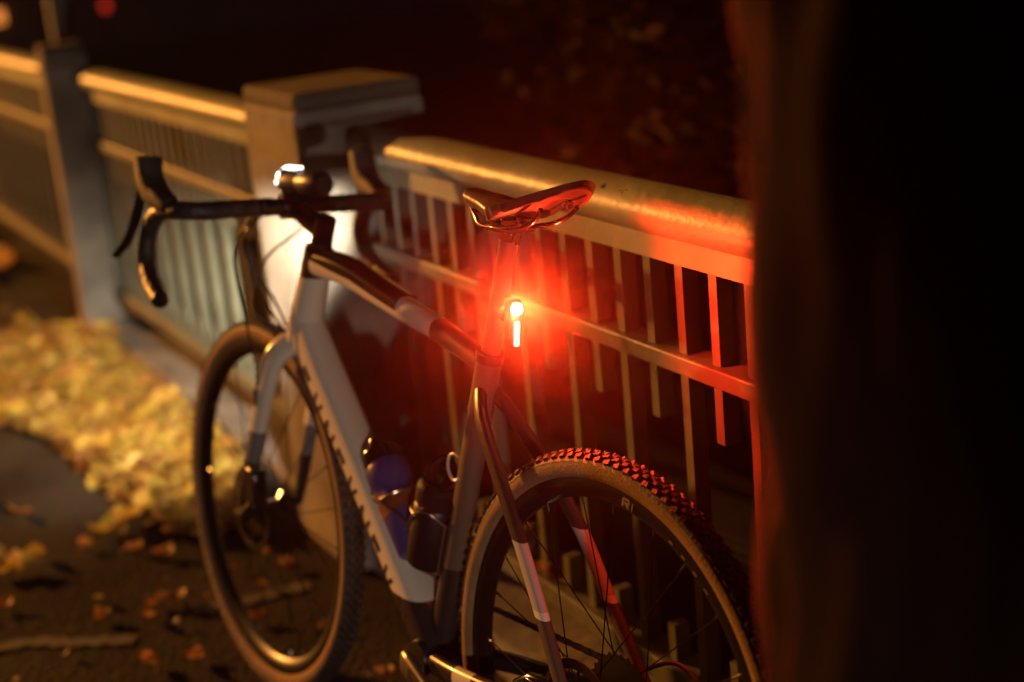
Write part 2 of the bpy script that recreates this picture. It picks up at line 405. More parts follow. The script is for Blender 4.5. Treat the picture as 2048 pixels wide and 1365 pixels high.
# ---- near tree trunk at the right, close to the lens
e = empty("foreground_tree", (0.70, -0.775, 0)); tag(e, "dark rough trunk close to the lens filling the right side", "tree")
b = MB(); NZ, NS = 120, 96; vs = []
from mathutils import noise as mn
for i in range(NZ + 1):
    z = -.1 + 2.6 * i / NZ
    for k in range(NS):
        th = 2 * math.pi * k / NS
        r_ = .205 + .034 * mn.noise(Vector((math.cos(th) * 1.6, math.sin(th) * 1.6, z * 2.6))) + .022 * mn.noise(Vector((math.cos(th) * 5, math.sin(th) * 5, z * 6))) + .006 * abs(mn.noise(Vector((math.cos(th) * 14, math.sin(th) * 14, z * 9))))
        r_ += .05 * math.exp(-max(0, z) * 5)
        dd_ = .035 * (z - 1.05) - .004; vs.append((r_ * math.cos(th) - .476 * dd_, r_ * math.sin(th) - .875 * dd_, z))
fs = [(i * NS + k, i * NS + (k + 1) % NS, (i + 1) * NS + (k + 1) % NS, (i + 1) * NS + k) for i in range(NZ) for k in range(NS)]
b.add(vs, fs); b.build("trunk", M_bark, e, auto=60)

# ------------------------------------------------------------------ leaves on the ground
def leaf_verts(size, curl, fan):
    rows = []; n = 6
    for i in range(n + 1):
        t = i / n; wd = size * (.42 if not fan else .55) * math.sin(math.pi * min(1, t * .93 + .03)) ** (.8 if not fan else .6) * (1 if not fan else (.35 + t))
        x = size * (t - .5) * 1.1; z = curl * size * ((t - .5) ** 2) * 1.6
        rows.append([(x, -wd, z + curl * .30 * size), (x, 0, z), (x, wd, z + curl * .30 * size)])
    vs = [p for r_ in rows for p in r_]; fs = []
    for i in range(n):
        a = i * 3; fs += [(a, a + 1, a + 4, a + 3), (a + 1, a + 2, a + 5, a + 4)]
    return vs, fs
leafs = []
for k, mt_ in enumerate((M_leaf1, M_leaf2, M_leaf3)):
    for fan in (0, 1):
        b = MB(); v, f = leaf_verts(.06, .75 - .12 * k, fan); b.add(v, f)
        b.tube([(-.034, 0, .012), (-.05, 0, .006), (-.064, .004, .002)], [.0012, .001, .0008], seg=5); leafs.append(b.mesh("fallen_leaf", mt_))
kinds = ["yellow", "orange", "brown"]
spots = [(3.829, -.497, .07, 1, "on the bare path left of the leaf pile"), (3.549, -.658, .10, 0, "largest, at the near tip of the leaf pile"), (3.588, -.705, .10, 0, "curled, touching the near edge of the pile"),
 (3.492, -.589, .05, 1, "small, just in front of the leaf pile tip"), (3.389, -.689, .06, 1, "near the edge of the lit ground"), (3.315, -.734, .06, 1, "right on the shadow edge left of the front wheel"),
 (3.468, -.403, .08, 0, "at the left frame edge, first of a cluster"), (3.458, -.436, .09, 0, "in the cluster at the left frame edge, flat"), (3.51, -.481, .07, 0, "upright, at the right end of the left edge cluster"),
 (3.053, -.676, .08, 2, "curled, in the dark left of the front wheel"), (3.060, -.640, .05, 1, "small, beside the brown curled leaf in the dark"), (3.076, -.529, .05, 1, "alone in the dark, left of the small pair"),
 (3.0, -.611, .05, 1, "tiny, below the brown curled leaf"), (2.756, -.634, .06, 1, "bright, nearest the foot of the front wheel"), (2.793, -.554, .06, 1, "curled into a hook near the bottom edge"),
 (3.272, -.361, .05, 1, "at the very left edge in the dark"), (2.847, -.794, .05, 1, "seen through the lower spokes of the front wheel"), (2.716, -.897, .04, 2, "seen through the right side of the front wheel"),
 (3.28, -.949, .05, 1, "seen through the front wheel below its hub"), (3.055, -.941, .05, 2, "at the foot of the pillar through the wheel"), (6.149, -.899, .08, 2, "far off on the lit path, upper left"),
 (5.918, -.922, .07, 0, "far off, beside the pillar foot"), (2.447, -.916, .06, 1, "at the bottom edge right of the front wheel")]
for i, (x, y, s_, k, txt) in enumerate(spots):
    o = bpy.data.objects.new("fallen_leaf", leafs[k * 2 + (i % 2)]); col.objects.link(o)
    o.location = (x, y, .010); o.scale = (s_ / .06 * .72,) * 3; o.rotation_euler = (random.uniform(-.35, .35), random.uniform(-.35, .1), random.uniform(0, 6.28))
    tag(o, f"{kinds[k]} fallen leaf {txt}", "leaf", "single leaves fallen on the path")
for k, (x, y) in enumerate([(2.284, FY + .02), (2.235, FY + .01)]):
    o = bpy.data.objects.new("fallen_leaf", leafs[2 + k * 2]); col.objects.link(o); o.location = (x, y, .207); o.rotation_euler = (.1, .2, 1 + k * 2)
    o.scale = (.9,) * 3
    tag(o, ["orange leaf lying on the bottom rail behind the rear wheel", "brown curled leaf on the bottom rail, right of the orange one"][k], "leaf", "leaves caught on the bottom rail")
def inside(x, y, poly):
    c = False; j = len(poly) - 1
    for i in range(len(poly)):
        if (poly[i][1] > y) != (poly[j][1] > y) and x < (poly[j][0] - poly[i][0]) * (y - poly[i][1]) / (poly[j][1] - poly[i][1]) + poly[i][0]: c = not c
        j = i
    return c
def litter(name, poly, n, hmax, size, label):
    b = MB(); xs = [p[0] for p in poly]; ys = [p[1] for p in poly]; k = 0
    while k < n:
        x = random.uniform(min(xs), max(xs)); y = random.uniform(min(ys), max(ys))
        if not inside(x, y, poly): continue
        k += 1
        dmin = min((Vector((x, y)) - Vector(p)).length for p in poly)
        h = hmax * (.2 + .8 * min(1, dmin / .35)) * (.55 + .75 * mn.noise(Vector((x * 5.5, y * 5.5, 0))))
        z = .01 + random.random() ** .5 * max(.01, h)
        v, f = leaf_verts(size * random.uniform(.7, 1.4), random.uniform(-.5, .7), random.random() < .5)
        mt_ = Matrix.Translation((x, y, z)) @ Matrix.Rotation(random.uniform(0, 6.28), 4, 'Z') @ Matrix.Rotation(random.gauss(0, .55), 4, 'X') @ Matrix.Rotation(random.gauss(0, .45), 4, 'Y')
        b.add([mt_ @ Vector(p) for p in v], f)
    return tag(b.build(name, M_pile, smooth=False), label, "leaf litter", kind="stuff")
litter("leaf_pile", [(5.6, -.72), (5.55, -.96), (5.5, -1.10), (4.75, -1.09), (4.22, -1.07), (3.62, -1.06), (3.36, -.93), (3.42, -.80), (3.80, -.74), (4.31, -.72), (4.67, -.60)], 5200, .14, .056,
       "heap of yellow autumn leaves against the kerb left of the front wheel")
litter("leaf_drift", [(6.6, -.3), (6.9, -1.05), (12, -1.3), (12, -.2), (8, 0)], 1800, .08, .08,
       "farther drift of yellow leaves beyond the dark pillar at the left edge")
litter("leaf_scatter", [(3.3, .3), (3.3, -1.0), (6.5, -1.0), (9, -.2), (7, .8)], 70, .004, .05, "sparse leaf scraps strewn over the lit path")
litter("leaf_scatter", [(2.3, .0), (2.3, -1.05), (3.3, -1.05), (3.3, .2)], 26, .004, .018, "tiny leaf crumbs strewn over the dark near path")

# ------------------------------------------------------------------ BICYCLE
bike = empty("bicycle", BIKE); tag(bike, "white and dark gravel bicycle with drop bar leaning on the railing", "bicycle")
def part(b, name, m_, parent=None, st=False, **kw):
    return b.build(name, m_, parent or bike, local=(STEER if st and not parent else None), **kw)
BB = Vector((.425, 0, .275)); CL = Vector((.297, 0, .757)); HT = Vector((.806, 0, .862)); HB = Vector((.868, 0, .712))
RA = Vector((0, 0, .349)); FA = Vector((WB, 0, .349))
# down tube
dt_dir = (BB - HB).normalized()
M_dt = banded("down_tube_paint", (0, 0, 1), [(0., DRK), (.352, WHT), (.74, WHT)])
b = MB(); P = [HB.lerp(BB, t) + Vector((-.004, 0, .006)) for t in (0, .06, .15, .35, .6, .85, 1)]
b.tube(P, [.027, .029, .030, .030, .031, .034, .036], [.040, .037, .035, .034, .034, .034, .030], seg=24, expo=2.8)
dt = part(b, "down_tube", M_dt)
# large dark lettering strokes along the lower side of the down tube
def glyph(parent, o, ux, uy, w_, h_, kind, m_, th=.0008):
    """upright stroke letters out of thin raised bars; ux along the writing, uy up the letter"""
    nrm = ux.cross(uy).normalized(); q = MB(); s_ = w_ * .26
    def bar(a, c):
        a = Vector(a); c = Vector(c); d = (c - a); L = d.length; d.normalize(); sd = Vector((-d.y, d.x)) * s_ / 2
        pts = [a + sd, a - sd, c - sd, c + sd]
        top = [o + ux * p.x + uy * p.y + nrm * th for p in pts]; bot = [o + ux * p.x + uy * p.y - nrm * th for p in pts]
        q.add(bot + top, [(0, 1, 2, 3), (7, 6, 5, 4), (0, 4, 5, 1), (1, 5, 6, 2), (2, 6, 7, 3), (3, 7, 4, 0)])
    W_, H_ = w_, h_
    S = {'C': [((0, 0), (0, H_)), ((0, 0), (W_, 0)), ((0, H_), (W_, H_))], 'A': [((0, 0), (W_ / 2, H_)), ((W_ / 2, H_), (W_, 0)), ((W_ * .25, H_ * .4), (W_ * .75, H_ * .4))],
         'N': [((0, 0), (0, H_)), ((0, H_), (W_, 0)), ((W_, 0), (W_, H_))], 'O': [((0, 0), (0, H_)), ((W_, 0), (W_, H_)), ((0, 0), (W_, 0)), ((0, H_), (W_, H_))],
         'I': [((0, 0), (0, H_))], 'R': [((0, 0), (0, H_)), ((0, H_), (W_, H_)), ((W_, H_), (W_, H_ * .5)), ((W_, H_ * .5), (0, H_ * .5)), ((W_ * .4, H_ * .5), (W_, 0))], '-': [((0, H_ * .5), (W_, H_ * .5))]}[kind]
    for a, c in S: bar(a, c)
    return q
def dt_point(t, th, off):
    """point on the skin of the down tube at fraction t and section angle th"""
    ts = (0, .06, .15, .35, .6, .85, 1); A_ = [.027, .029, .030, .030, .031, .034, .036]; B_ = [.040, .037, .035, .034, .034, .034, .030]
    i = max(k for k in range(6) if ts[k] <= t); q = (t - ts[i]) / (ts[i + 1] - ts[i]); A = A_[i] + (A_[i + 1] - A_[i]) * q + off; B = B_[i] + (B_[i + 1] - B_[i]) * q + off
    c, sn = math.cos(R(th)), math.sin(R(th)); c = math.copysign(abs(c) ** (2 / 2.8), c); sn = math.copysign(abs(sn) ** (2 / 2.8), sn)
    a = Vector((0, 1, 0)); b_ = dt_dir.cross(a)
    return HB.lerp(BB, t) + Vector((-.004, 0, .006)) + a * A * c + b_ * B * sn
LT = (BB - HB).length
def skin_patch(q, t0, t1, th0, th1, slant=0.):
    n = 6; vs = []
    for k in range(n + 1):
        th = th0 + (th1 - th0) * k / n; d = slant * k / n
        vs += [dt_point(t0 + d, th, .0007), dt_point(t1 + d, th, .0007)]
    q.add(vs, [(2 * k, 2 * k + 1, 2 * k + 3, 2 * k + 2) for k in range(n)])
# tall dark capitals running down the tube, wrapping round its lower left edge
nd = 9; lw = .030 / LT; st_ = .0075 / LT
for i in range(nd):
    t = .12 + .80 * i / nd; q = MB()
    if i % 3 == 0: skin_patch(q, t, t + st_, 0, 72); skin_patch(q, t, t + lw, 0, 14); skin_patch(q, t, t + lw, 58, 72)
    elif i % 3 == 1: skin_patch(q, t, t + st_, 0, 72, lw * .45); skin_patch(q, t + lw * .85, t + lw * .85 + st_, 0, 72, -lw * .40)
    else: skin_patch(q, t, t + st_, 0, 72); skin_patch(q, t, t + st_, 0, 72, lw); skin_patch(q, t + lw, t + lw + st_, 0, 72)
    q.build("letter", M_ink, dt)
# top tube
M_tt = banded("top_tube_paint", (1, 0, .12), [(.2, BRN), (.52, WHT), (.95, WHT)])
b = MB(); P = spline([HT + Vector((-.004, 0, -.022)), (.70, 0, .836), (.56, 0, .812), (.42, 0, .789), (CL.x - .002, 0, CL.z + .004)], 4)
b.tube(P, lerps(.024, .016, len(P)), lerps(.024, .0150, len(P)), seg=24, expo=2.5)
tt = part(b, "top_tube", M_tt)
# dark stripe on the upper half of the top tube
b = MB(); P2 = P[:10]; npt = len(P2)
b.tube([p + Vector((0, 0, .0068)) for p in P2], [.0235 * (1 if i < npt * .45 else .95) for i in range(npt)], [.0195 * (1 - .22 * (i / (npt - 1)) ** 2) for i in range(npt)], seg=20, expo=2.4)
part(b, "painted_stripe", M_blackg, tt)
# head tube, seat tube
b = MB(); b.tube([HT + (HT - HB).normalized() * .0, HT.lerp(HB, .3), HT.lerp(HB, .7), HB], [.026, .0255, .028, .031], [.026, .027, .030, .033], seg=24)
M_ht = banded("head_tube_paint", (0, 0, 1), [(.6, WHT), (.812, DRK), (1.0, DRK)])
part(b, "head_tube", M_ht)
M_st = banded("seat_tube_paint", (0, 0, 1), [(.2, DRK), (.43, (.15, .11, .08)), (.9, (.15, .11, .08))], rough=.35)
b = MB(); b.tube([BB, BB.lerp(CL, .5), BB.lerp(CL, .9), CL + (CL - BB).normalized() * .018], [.018, .017, .018, .0185], [.024, .021, .020, .020], seg=24)
stt = part(b, "seat_tube", M_st)
b = MB(); b.lathe([(.026, -.044), (.028, -.040), (.028, .040), (.026, .044)], BB, (0, 1, 0), 28, cap=True); part(b, "bottom_bracket", M_black)
b = MB(); u = (CL - BB).normalized(); b.tube([CL + u * .012, CL + u * .026], .0200, .0215, seg=24); part(b, "seat_clamp", M_alloy)
# stays
SS_top = BB.lerp(CL, .93)
M_ss = banded("seat_stay_paint", (0, 0, 1), [(.3, (.12, .08, .06)), (.462, WHT), (.472, (.55, .45, .42)), (.553, (.05, .03, .028)), (.9, (.05, .03, .028))])
for s_ in (1, -1):
    b = MB(); P = spline([SS_top + Vector((-.004, .010 * s_, 0)), SS_top + Vector((-.045, .030 * s_, -.045)), (.15, .050 * s_, .565), (.07, .058 * s_, .455), (.006, .066 * s_, .362)], 5)
    b.tube(P, lerps(.0085, .0075, len(P)), lerps(.013, .0105, len(P)), seg=16, expo=2.6); part(b, "seat_stay", M_ss)
    b = MB(); P = spline([BB + Vector((-.02, .028 * s_, -.002)), (.30, .046 * s_, .292), (.12, .056 * s_, .322), (.012, .067 * s_, .347)], 5)
    b.tube(P, lerps(.011, .008, len(P)), lerps(.018, .011, len(P)), seg=16, expo=2.4)
    part(b, "chain_stay", banded("chain_stay_paint", (1, 0, 0), [(0., BRN), (.25, WHT), (.305, DRK), (.5, DRK)]) if s_ > 0 else M_black)
    b = MB(); b.box((-.016, .064 * s_ - .003, .330), (.016, .064 * s_ + .003, .372)); part(b, "dropout", M_black, bevel=.003)
# white emblem ring printed on the seat tube side: a thin C loop
b = MB(); cc = Vector((.352, .0235, .602)); ring = []
for k in range(19):
    a = R(60 + 250 * k / 18); ring.append(cc + Vector((-.018 * math.cos(a) - .01, .004, .020 * math.sin(a))))
b.tube(ring, lerps(.0018, .003, 19), seg=6); part(b, "strap_loop", mat("pale_strap", (.6, .52, .55), .4))
# ---- wheels
def wheel(cx, front):
    c = Vector((cx, 0, .349)); st = front
    b = MB(); ro = .314; ri = .286
    prof = [(ro, -.013), (ro + .003, -.0125), (ro + .003, -.0105), (ro - .004, -.009), (ro - .004, .009), (ro + .003, .0105), (ro + .003, .0125), (ro, .013), (ro - .010, .0135), (ri + .006, .009), (ri, .003), (ri, -.003), (ri + .006, -.009), (ro - .010, -.0135)]
    b.lathe(prof, c, (0, 1, 0), 128, closed=True); wl = part(b, "wheel_rim", M_rim, st=st); wl["label"] = ("front" if front else "rear") + " wheel with deep dark rim"
    # tyre casing: sidewalls tan, tread black
    tr = .0195; cc_ = .3285
    def ring(a0, a1, n, off=0.):
        return [(cc_ + (tr + off) * math.cos(R(a)), (tr + off) * math.sin(R(a))) for a in lerps(a0, a1, n)]
    for sgn in (1, -1):
        b = MB(); b.lathe([(r_, sgn * h) for r_, h in ring(62, 140, 11)] + [(.316, sgn * .0105)], c, (0, 1, 0), 160); part(b, "tyre_sidewall", M_tan, wl)
    b = MB(); b.lathe([(cc_ + .0185 * math.cos(R(a)) - .0, (tr + .0012) * math.sin(R(a))) for a in lerps(-66, 66, 15)], c, (0, 1, 0), 160); part(b, "tyre_tread", M_tread, wl)
    # knobs
    b = MB(); N = 112
    for k in range(N):
        for row, (aa, L, w_, hh) in enumerate([(0, .0085, .0045, .0030), (20, .0080, .0040, .0034), (-20, .0080, .0040, .0034), (42, .0095, .0042, .0040), (-42, .0095, .0042, .0040)]):
            th = 2 * math.pi * (k + (.5 if row in (1, 2) else 0)) / N
            rad = Vector((math.cos(th), 0, math.sin(th))); tan = Vector((-math.sin(th), 0, math.cos(th)))
            n_ = rad * math.cos(R(aa)) + Vector((0, 1, 0)) * math.sin(R(aa)); sv = n_.cross(tan)
            base = c + rad * (cc_ + .0187 * math.cos(R(aa))) + Vector((0, 1, 0)) * (tr + .0010) * math.sin(R(aa))
            skew = .35 * (1 if aa > 0 else -1) if aa else 0
            a1 = (tan + sv * skew).normalized(); a2 = n_.cross(a1)
            vs = []
            for h_, q_ in ((-.001, 1.15), (hh, .85)):
                for i_, j_ in ((-1, -1), (1, -1), (1, 1), (-1, 1)): vs.append(base + n_ * h_ + a1 * L * .5 * i_ * q_ + a2 * w_ * .9 * j_ * q_ * (1.15 if i_ > 0 else .8))
            b.add(vs, [(4, 5, 6, 7), (0, 1, 5, 4), (1, 2, 6, 5), (2, 3, 7, 6), (3, 0, 4, 7)])
    o = part(b, "tread_knobs", M_knob, wl, smooth=False); o["kind"] = "stuff"
    # hub
    W2 = .050 if front else .064
    b = MB(); b.lathe([(.006, -W2 - .012), (.010, -W2), (.024, -W2 + .022), (.024, -W2 + .026), (.012, -W2 + .034), (.012, W2 - .034), (.029, W2 - .026), (.029, W2 - .020), (.014, W2 - .012), (.010, W2), (.006, W2 + .012)], c, (0, 1, 0), 28, cap=True); part(b, "hub", M_blackg, wl)
    # spokes and nipples
    ns = 24; tilt = .0
    for k in range(ns):
        sd = 1 if k % 2 == 0 else -1; th = 2 * math.pi * k / ns; fo = (1 if (k // 2) % 2 else -1) * R(72)
        rimp = c + Vector((math.cos(th), 0, math.sin(th))) * (.2875) + Vector((0, .003 * sd, 0))
        hp = c + Vector((math.cos(th + fo), 0, math.sin(th + fo))) * .0255 + Vector((0, sd * (W2 - .024), 0))
        b = MB(); b.tube([hp, rimp], .0010, seg=5, ref=(.3, .8, .1)); sp = part(b, "spoke", M_blackg, wl)
        d = (hp - rimp).normalized(); b = MB(); b.tube([rimp, rimp + d * .014], [.0022, .0018], seg=6, ref=(.3, .8, .1)); part(b, "spoke_nipple", M_steel, wl)
    # disc rotor on the left side
    rr = .080; yr = W2 - .012
    b = MB()
    b.lathe([(rr, yr - .0009), (rr, yr + .0009), (rr - .014, yr + .0009), (rr - .014, yr - .0009)], c, (0, 1, 0), 60, closed=True)
    for k in range(6):
        th = 2 * math.pi * k / 6; a = c + Vector((math.cos(th) * .024, yr, math.sin(th) * .024)); q = c + Vector((math.cos(th + .5) * (rr - .010), yr, math.sin(th + .5) * (rr - .010)))
        b.tube([a, q], .0035, .0009, seg=6, ref=(1, 0, .1))
    part(b, "brake_rotor", M_dsteel, wl)
    return wl
rw = wheel(0, False); fw = wheel(WB, True)
# print on the rear rim, left face
def rim_text(chars, start_deg, step):
    for i, ch in enumerate(chars):
        a = R(start_deg - step * i); rad = Vector((math.cos(a), 0, math.sin(a))); tan = Vector((math.sin(a), 0, -math.cos(a)))
        o_ = RA + rad * .2955 + Vector((0, .0128, 0))
        ux = -tan; uy = rad
        if ch == 'R': q = glyph(None, o_ + ux * 0, -ux * -1 if False else tan * -1, uy, .012, .011, 'R', M_print)
        elif ch == 'I': q = glyph(None, o_, tan * -1, uy, .007, .011, 'I', M_print)
        else: q = glyph(None, o_ , tan * -1, uy, .008, .010, '-', M_print)
        part(q, "rim_letter", M_print, rw, smooth=False)
rim_text("RI", 96, -3.6)
rim_text("----", 114, -5)
# ---- cassette, chain, derailleur
b = MB()
for i, r_ in enumerate([.068, .060, .053, .047, .042, .037, .033, .029, .026]):
    y_ = -.020 - .0042 * i; n = int(r_ * 2 * math.pi / .0127); prof = []
    vs = []; 
    for k in range(n * 2):
        th = math.pi * k / n; rr_ = r_ + (.004 if k % 2 == 0 else -.001)
        vs += [RA + Vector((rr_ * math.cos(th), y_ - .0009, rr_ * math.sin(th))), RA + Vector((rr_ * math.cos(th), y_ + .0009, rr_ * math.sin(th)))]
    nn = n * 2
    fs = [(2 * k, 2 * ((k + 1) % nn), 2 * ((k + 1) % nn) + 1, 2 * k + 1) for k in range(nn)] + [tuple(2 * k for k in range(nn)), tuple(2 * k + 1 for k in range(nn))[::-1]]
    b.add(vs, fs)
part(b, "cassette", M_dsteel, rw, smooth=False)
b = MB(); cr_ = .086
b.lathe([(cr_, -.045), (cr_, -.048), (cr_ - .016, -.048), (cr_ - .016, -.045)], BB, (0, 1, 0), 72, closed=True)
for k in range(42):
    th = 2 * math.pi * k / 42; rad = Vector((math.cos(th), 0, math.sin(th))); tan = Vector((-math.sin(th), 0, math.cos(th)))
    b.add([BB + rad * cr_ + tan * .004 + Vector((0, -.0465, 0)), BB + rad * cr_ - tan * .004 + Vector((0, -.0465, 0)), BB + rad * (cr_ + .006) + Vector((0, -.0465, 0))], [(0, 1, 2)])
for k in range(5):
    th = 2 * math.pi * k / 5 + .3; b.tube([BB + Vector((0, -.047, 0)), BB + Vector((math.cos(th) * .072, -.047, math.sin(th) * .072))], .008, .004, seg=8, ref=(0, 1, 0) if False else (1, 0, .1))
cs = part(b, "chainring", M_dsteel)
for k in range(5):
    th = 2 * math.pi * k / 5 + .3; q = MB(); q.lathe([(.0055, -.043), (.0055, -.040), (.003, -.039)], BB + Vector((math.cos(th) * .070, 0, math.sin(th) * .070)), (0, 1, 0), 12, cap=True); part(q, "chainring_bolt", M_steel, cs)
# crank arms
M_crank = mat("crank_alloy", (.30, .24, .19), .3, metal=.7, coat=.3)
la0 = BB + Vector((0, .062, 0)); la1 = BB + Vector((-.168, .086, -.030))
b = MB(); P = [la0.lerp(la1, t) for t in (-.06, 0, .1, .3, .7, .92, 1, 1.05)]
b.tube(P, [.006, .010, .011, .009, .008, .008, .008, .005], [.012, .021, .020, .016, .013, .014, .014, .009], seg=18, expo=2.8); ca = part(b, "crank_arm", M_crank)
dd = (la1 - la0).normalized(); upc = dd.cross(Vector((0, 1, 0))).normalized()
if upc.z < 0: upc = -upc
b = MB(); b.tube([la0.lerp(la1, t) + Vector((0, .0095, 0)) for t in (.14, .3, .6)], [.0008] * 3, [.0105, .0085, .007], seg=8); part(b, "recess_panel", M_black, ca)
b = MB(); ra1 = BB + Vector((.168, -.086, .030)); P = [(BB + Vector((0, -.062, 0))).lerp(ra1, t) for t in (-.06, 0, .1, .3, .7, .92, 1, 1.05)]
b.tube(P, [.006, .010, .011, .009, .008, .008, .008, .005], [.012, .021, .020, .016, .013, .014, .014, .009], seg=18, expo=2.8); part(b, "crank_arm", M_black)
for sgn, p_ in ((1, la1), (-1, ra1)):
    c_ = p_ + Vector((0, .055 * sgn, 0)); b = MB()
    b.tube([p_, c_ + Vector((0, .05 * sgn, 0))], .006, seg=12, ref=(1, 0, 0)); b.box(c_ + Vector((-.040, -.030, -.008)), c_ + Vector((-.030, .034, .008))); b.box(c_ + Vector((.030, -.030, -.008)), c_ + Vector((.040, .034, .008)))
    b.box(c_ + Vector((-.030, -.034, -.006)), c_ + Vector((.030, -.028, .006))); b.box(c_ + Vector((-.030, .028, -.006)), c_ + Vector((.030, .034, .006))); part(b, "pedal", M_black, smooth=False, bevel=.002)
# chain
b = MB(); y_ = -.046
def chain_run(a, c_):
    a = Vector(a); c_ = Vector(c_); n = int((c_ - a).length / .0127); d = (c_ - a).normalized(); up = d.cross(Vector((0, 1, 0)))
    for i in range(n):
        p = a + d * (i * .0127)
        for s2 in (-1, 1):
            yo = .0028 * s2 if i % 2 else .0018 * s2
            b.tube([p - d * .001 + Vector((0, yo, 0)), p + d * .0137 + Vector((0, yo, 0))], .0006, .0042, seg=6, ref=(0, 1, 0))
chain_run(BB + Vector((0, y_, .084)), RA + Vector((0, y_ + .006, .042))); chain_run(RA + Vector((.04, y_ + .006, -.155)), BB + Vector((0, y_, -.084)))
ch_ = part(b, "chain", M_dsteel); ch_["kind"] = "stuff"
b = MB(); b.tube([(-.004, -.078, .335), (.004, -.082, .29), (.012, -.075, .262), (.022, -.062, .205), (.036, -.060, .185)], [.010, .014, .010, .006, .008], seg=12)
b.lathe([(.022, -.004), (.022, .004)], (.014, -.052, .262), (0, 1, 0), 20, cap=True); b.lathe([(.022, -.004), (.022, .004)], (.038, -.052, .192), (0, 1, 0), 20, cap=True); part(b, "rear_derailleur", M_black)
b = MB(); b.tube(spline([(.15, -.060, .315), (.05, -.070, .36), (-.035, -.085, .405), (-.105, -.088, .37), (-.125, -.085, .31), (-.07, -.080, .27), (-.015, -.08, .275)], 7), .0032, seg=8); part(b, "derailleur_cable", M_cable)
b = MB(); b.box((.052, .046, .335), (.098, .070, .375)); b.tube([(.06, .055, .375), (.10, .058, .370), (.14, .054, .345)], .008, seg=10); part(b, "rear_brake_caliper", M_blackg, bevel=.004)
# ---- fork
M_fk = banded("fork_paint", (0, 0, 1), [(.2, DRK), (.452, GRY), (.515, WHT), (.9, WHT)])
b = MB(); b.tube([HB + Vector((0, 0, .004)), HB + Vector((.006, 0, -.022))], [.030, .033], [.031, .034], seg=24)
for s_ in (1, -1):
    P = spline([HB + Vector((.004, .012 * s_, -.014)), (.897, .040 * s_, .668), (.918, .050 * s_, .615), (.962, .053 * s_, .50), (1.0, .055 * s_, .405), (FA.x - .002, .056 * s_, .352)], 5)
    n_ = len(P); b.tube(P, [.013 + .002 * math.sin(math.pi * i / n_) - .005 * i / n_ for i in range(n_)], [.026 - .012 * i / n_ for i in range(n_)], seg=18, expo=2.5)
fk = part(b, "fork", M_fk, st=True)
b = MB(); b.box((.925, .050, .385), (.968, .076, .452)); b.tube([(.95, .062, .385), (.985, .066, .352), (1.02, .066, .349)], [.012, .014, .012], seg=10); part(b, "front_brake_caliper", M_blackg, fk, bevel=.005)
b = MB(); b.box((-.004, .003, -.016), (.004, .006, .016), Matrix.Translation((.935, .062, .585))); part(b, "fork_screw", M_black, fk)
# ---- stem, spacers, handlebar
AX = (HT - HB).normalized(); BC = Vector((.905, 0, .925)); ST = HT + AX * .034
b = MB(); b.tube([HT, HT + AX * .018], .0185, seg=24, ref=(0, 1, 0)); part(b, "headset_spacer", M_black, st=True)
b = MB(); b.tube([HT + AX * .018, HT + AX * .056], .0175, seg=24); b.tube([ST, ST.lerp(BC, .35), ST.lerp(BC, .8), BC], [.017, .0165, .018, .022], [.019, .017, .017, .020], seg=20, expo=2.6)
b.lathe([(.021, -.026), (.0225, -.022), (.0225, .022), (.021, .026)], BC, (0, 1, 0), 24, cap=True)
stem = part(b, "stem", mat("stem_alloy", (.10, .07, .05), .25, metal=.9), st=True)
for yy in (-.017, .017):
    for zz in (-.018, .018):
        b = MB(); b.lathe([(.0042, 0), (.0042, .004), (.003, .006)], BC + Vector((.010, yy, zz + .004)), (.5, 0, .85), 12, cap=True); part(b, "stem_bolt", M_steel, stem)
b = MB(); b.lathe([(.017, 0), (.017, .004), (.010, .007), (.0, .007)], HT + AX * .056, tuple(AX), 24); part(b, "top_cap", M_blackg, stem)
def mir(p, s_): return Vector((p[0], p[1] * s_, p[2]))
b = MB(); b.tube([BC + Vector((0, -.075, 0)), BC + Vector((0, .075, 0))], .0159, seg=24, ref=(1, 0, 0)); hb = part(b, "handlebar", M_blackg, st=True)
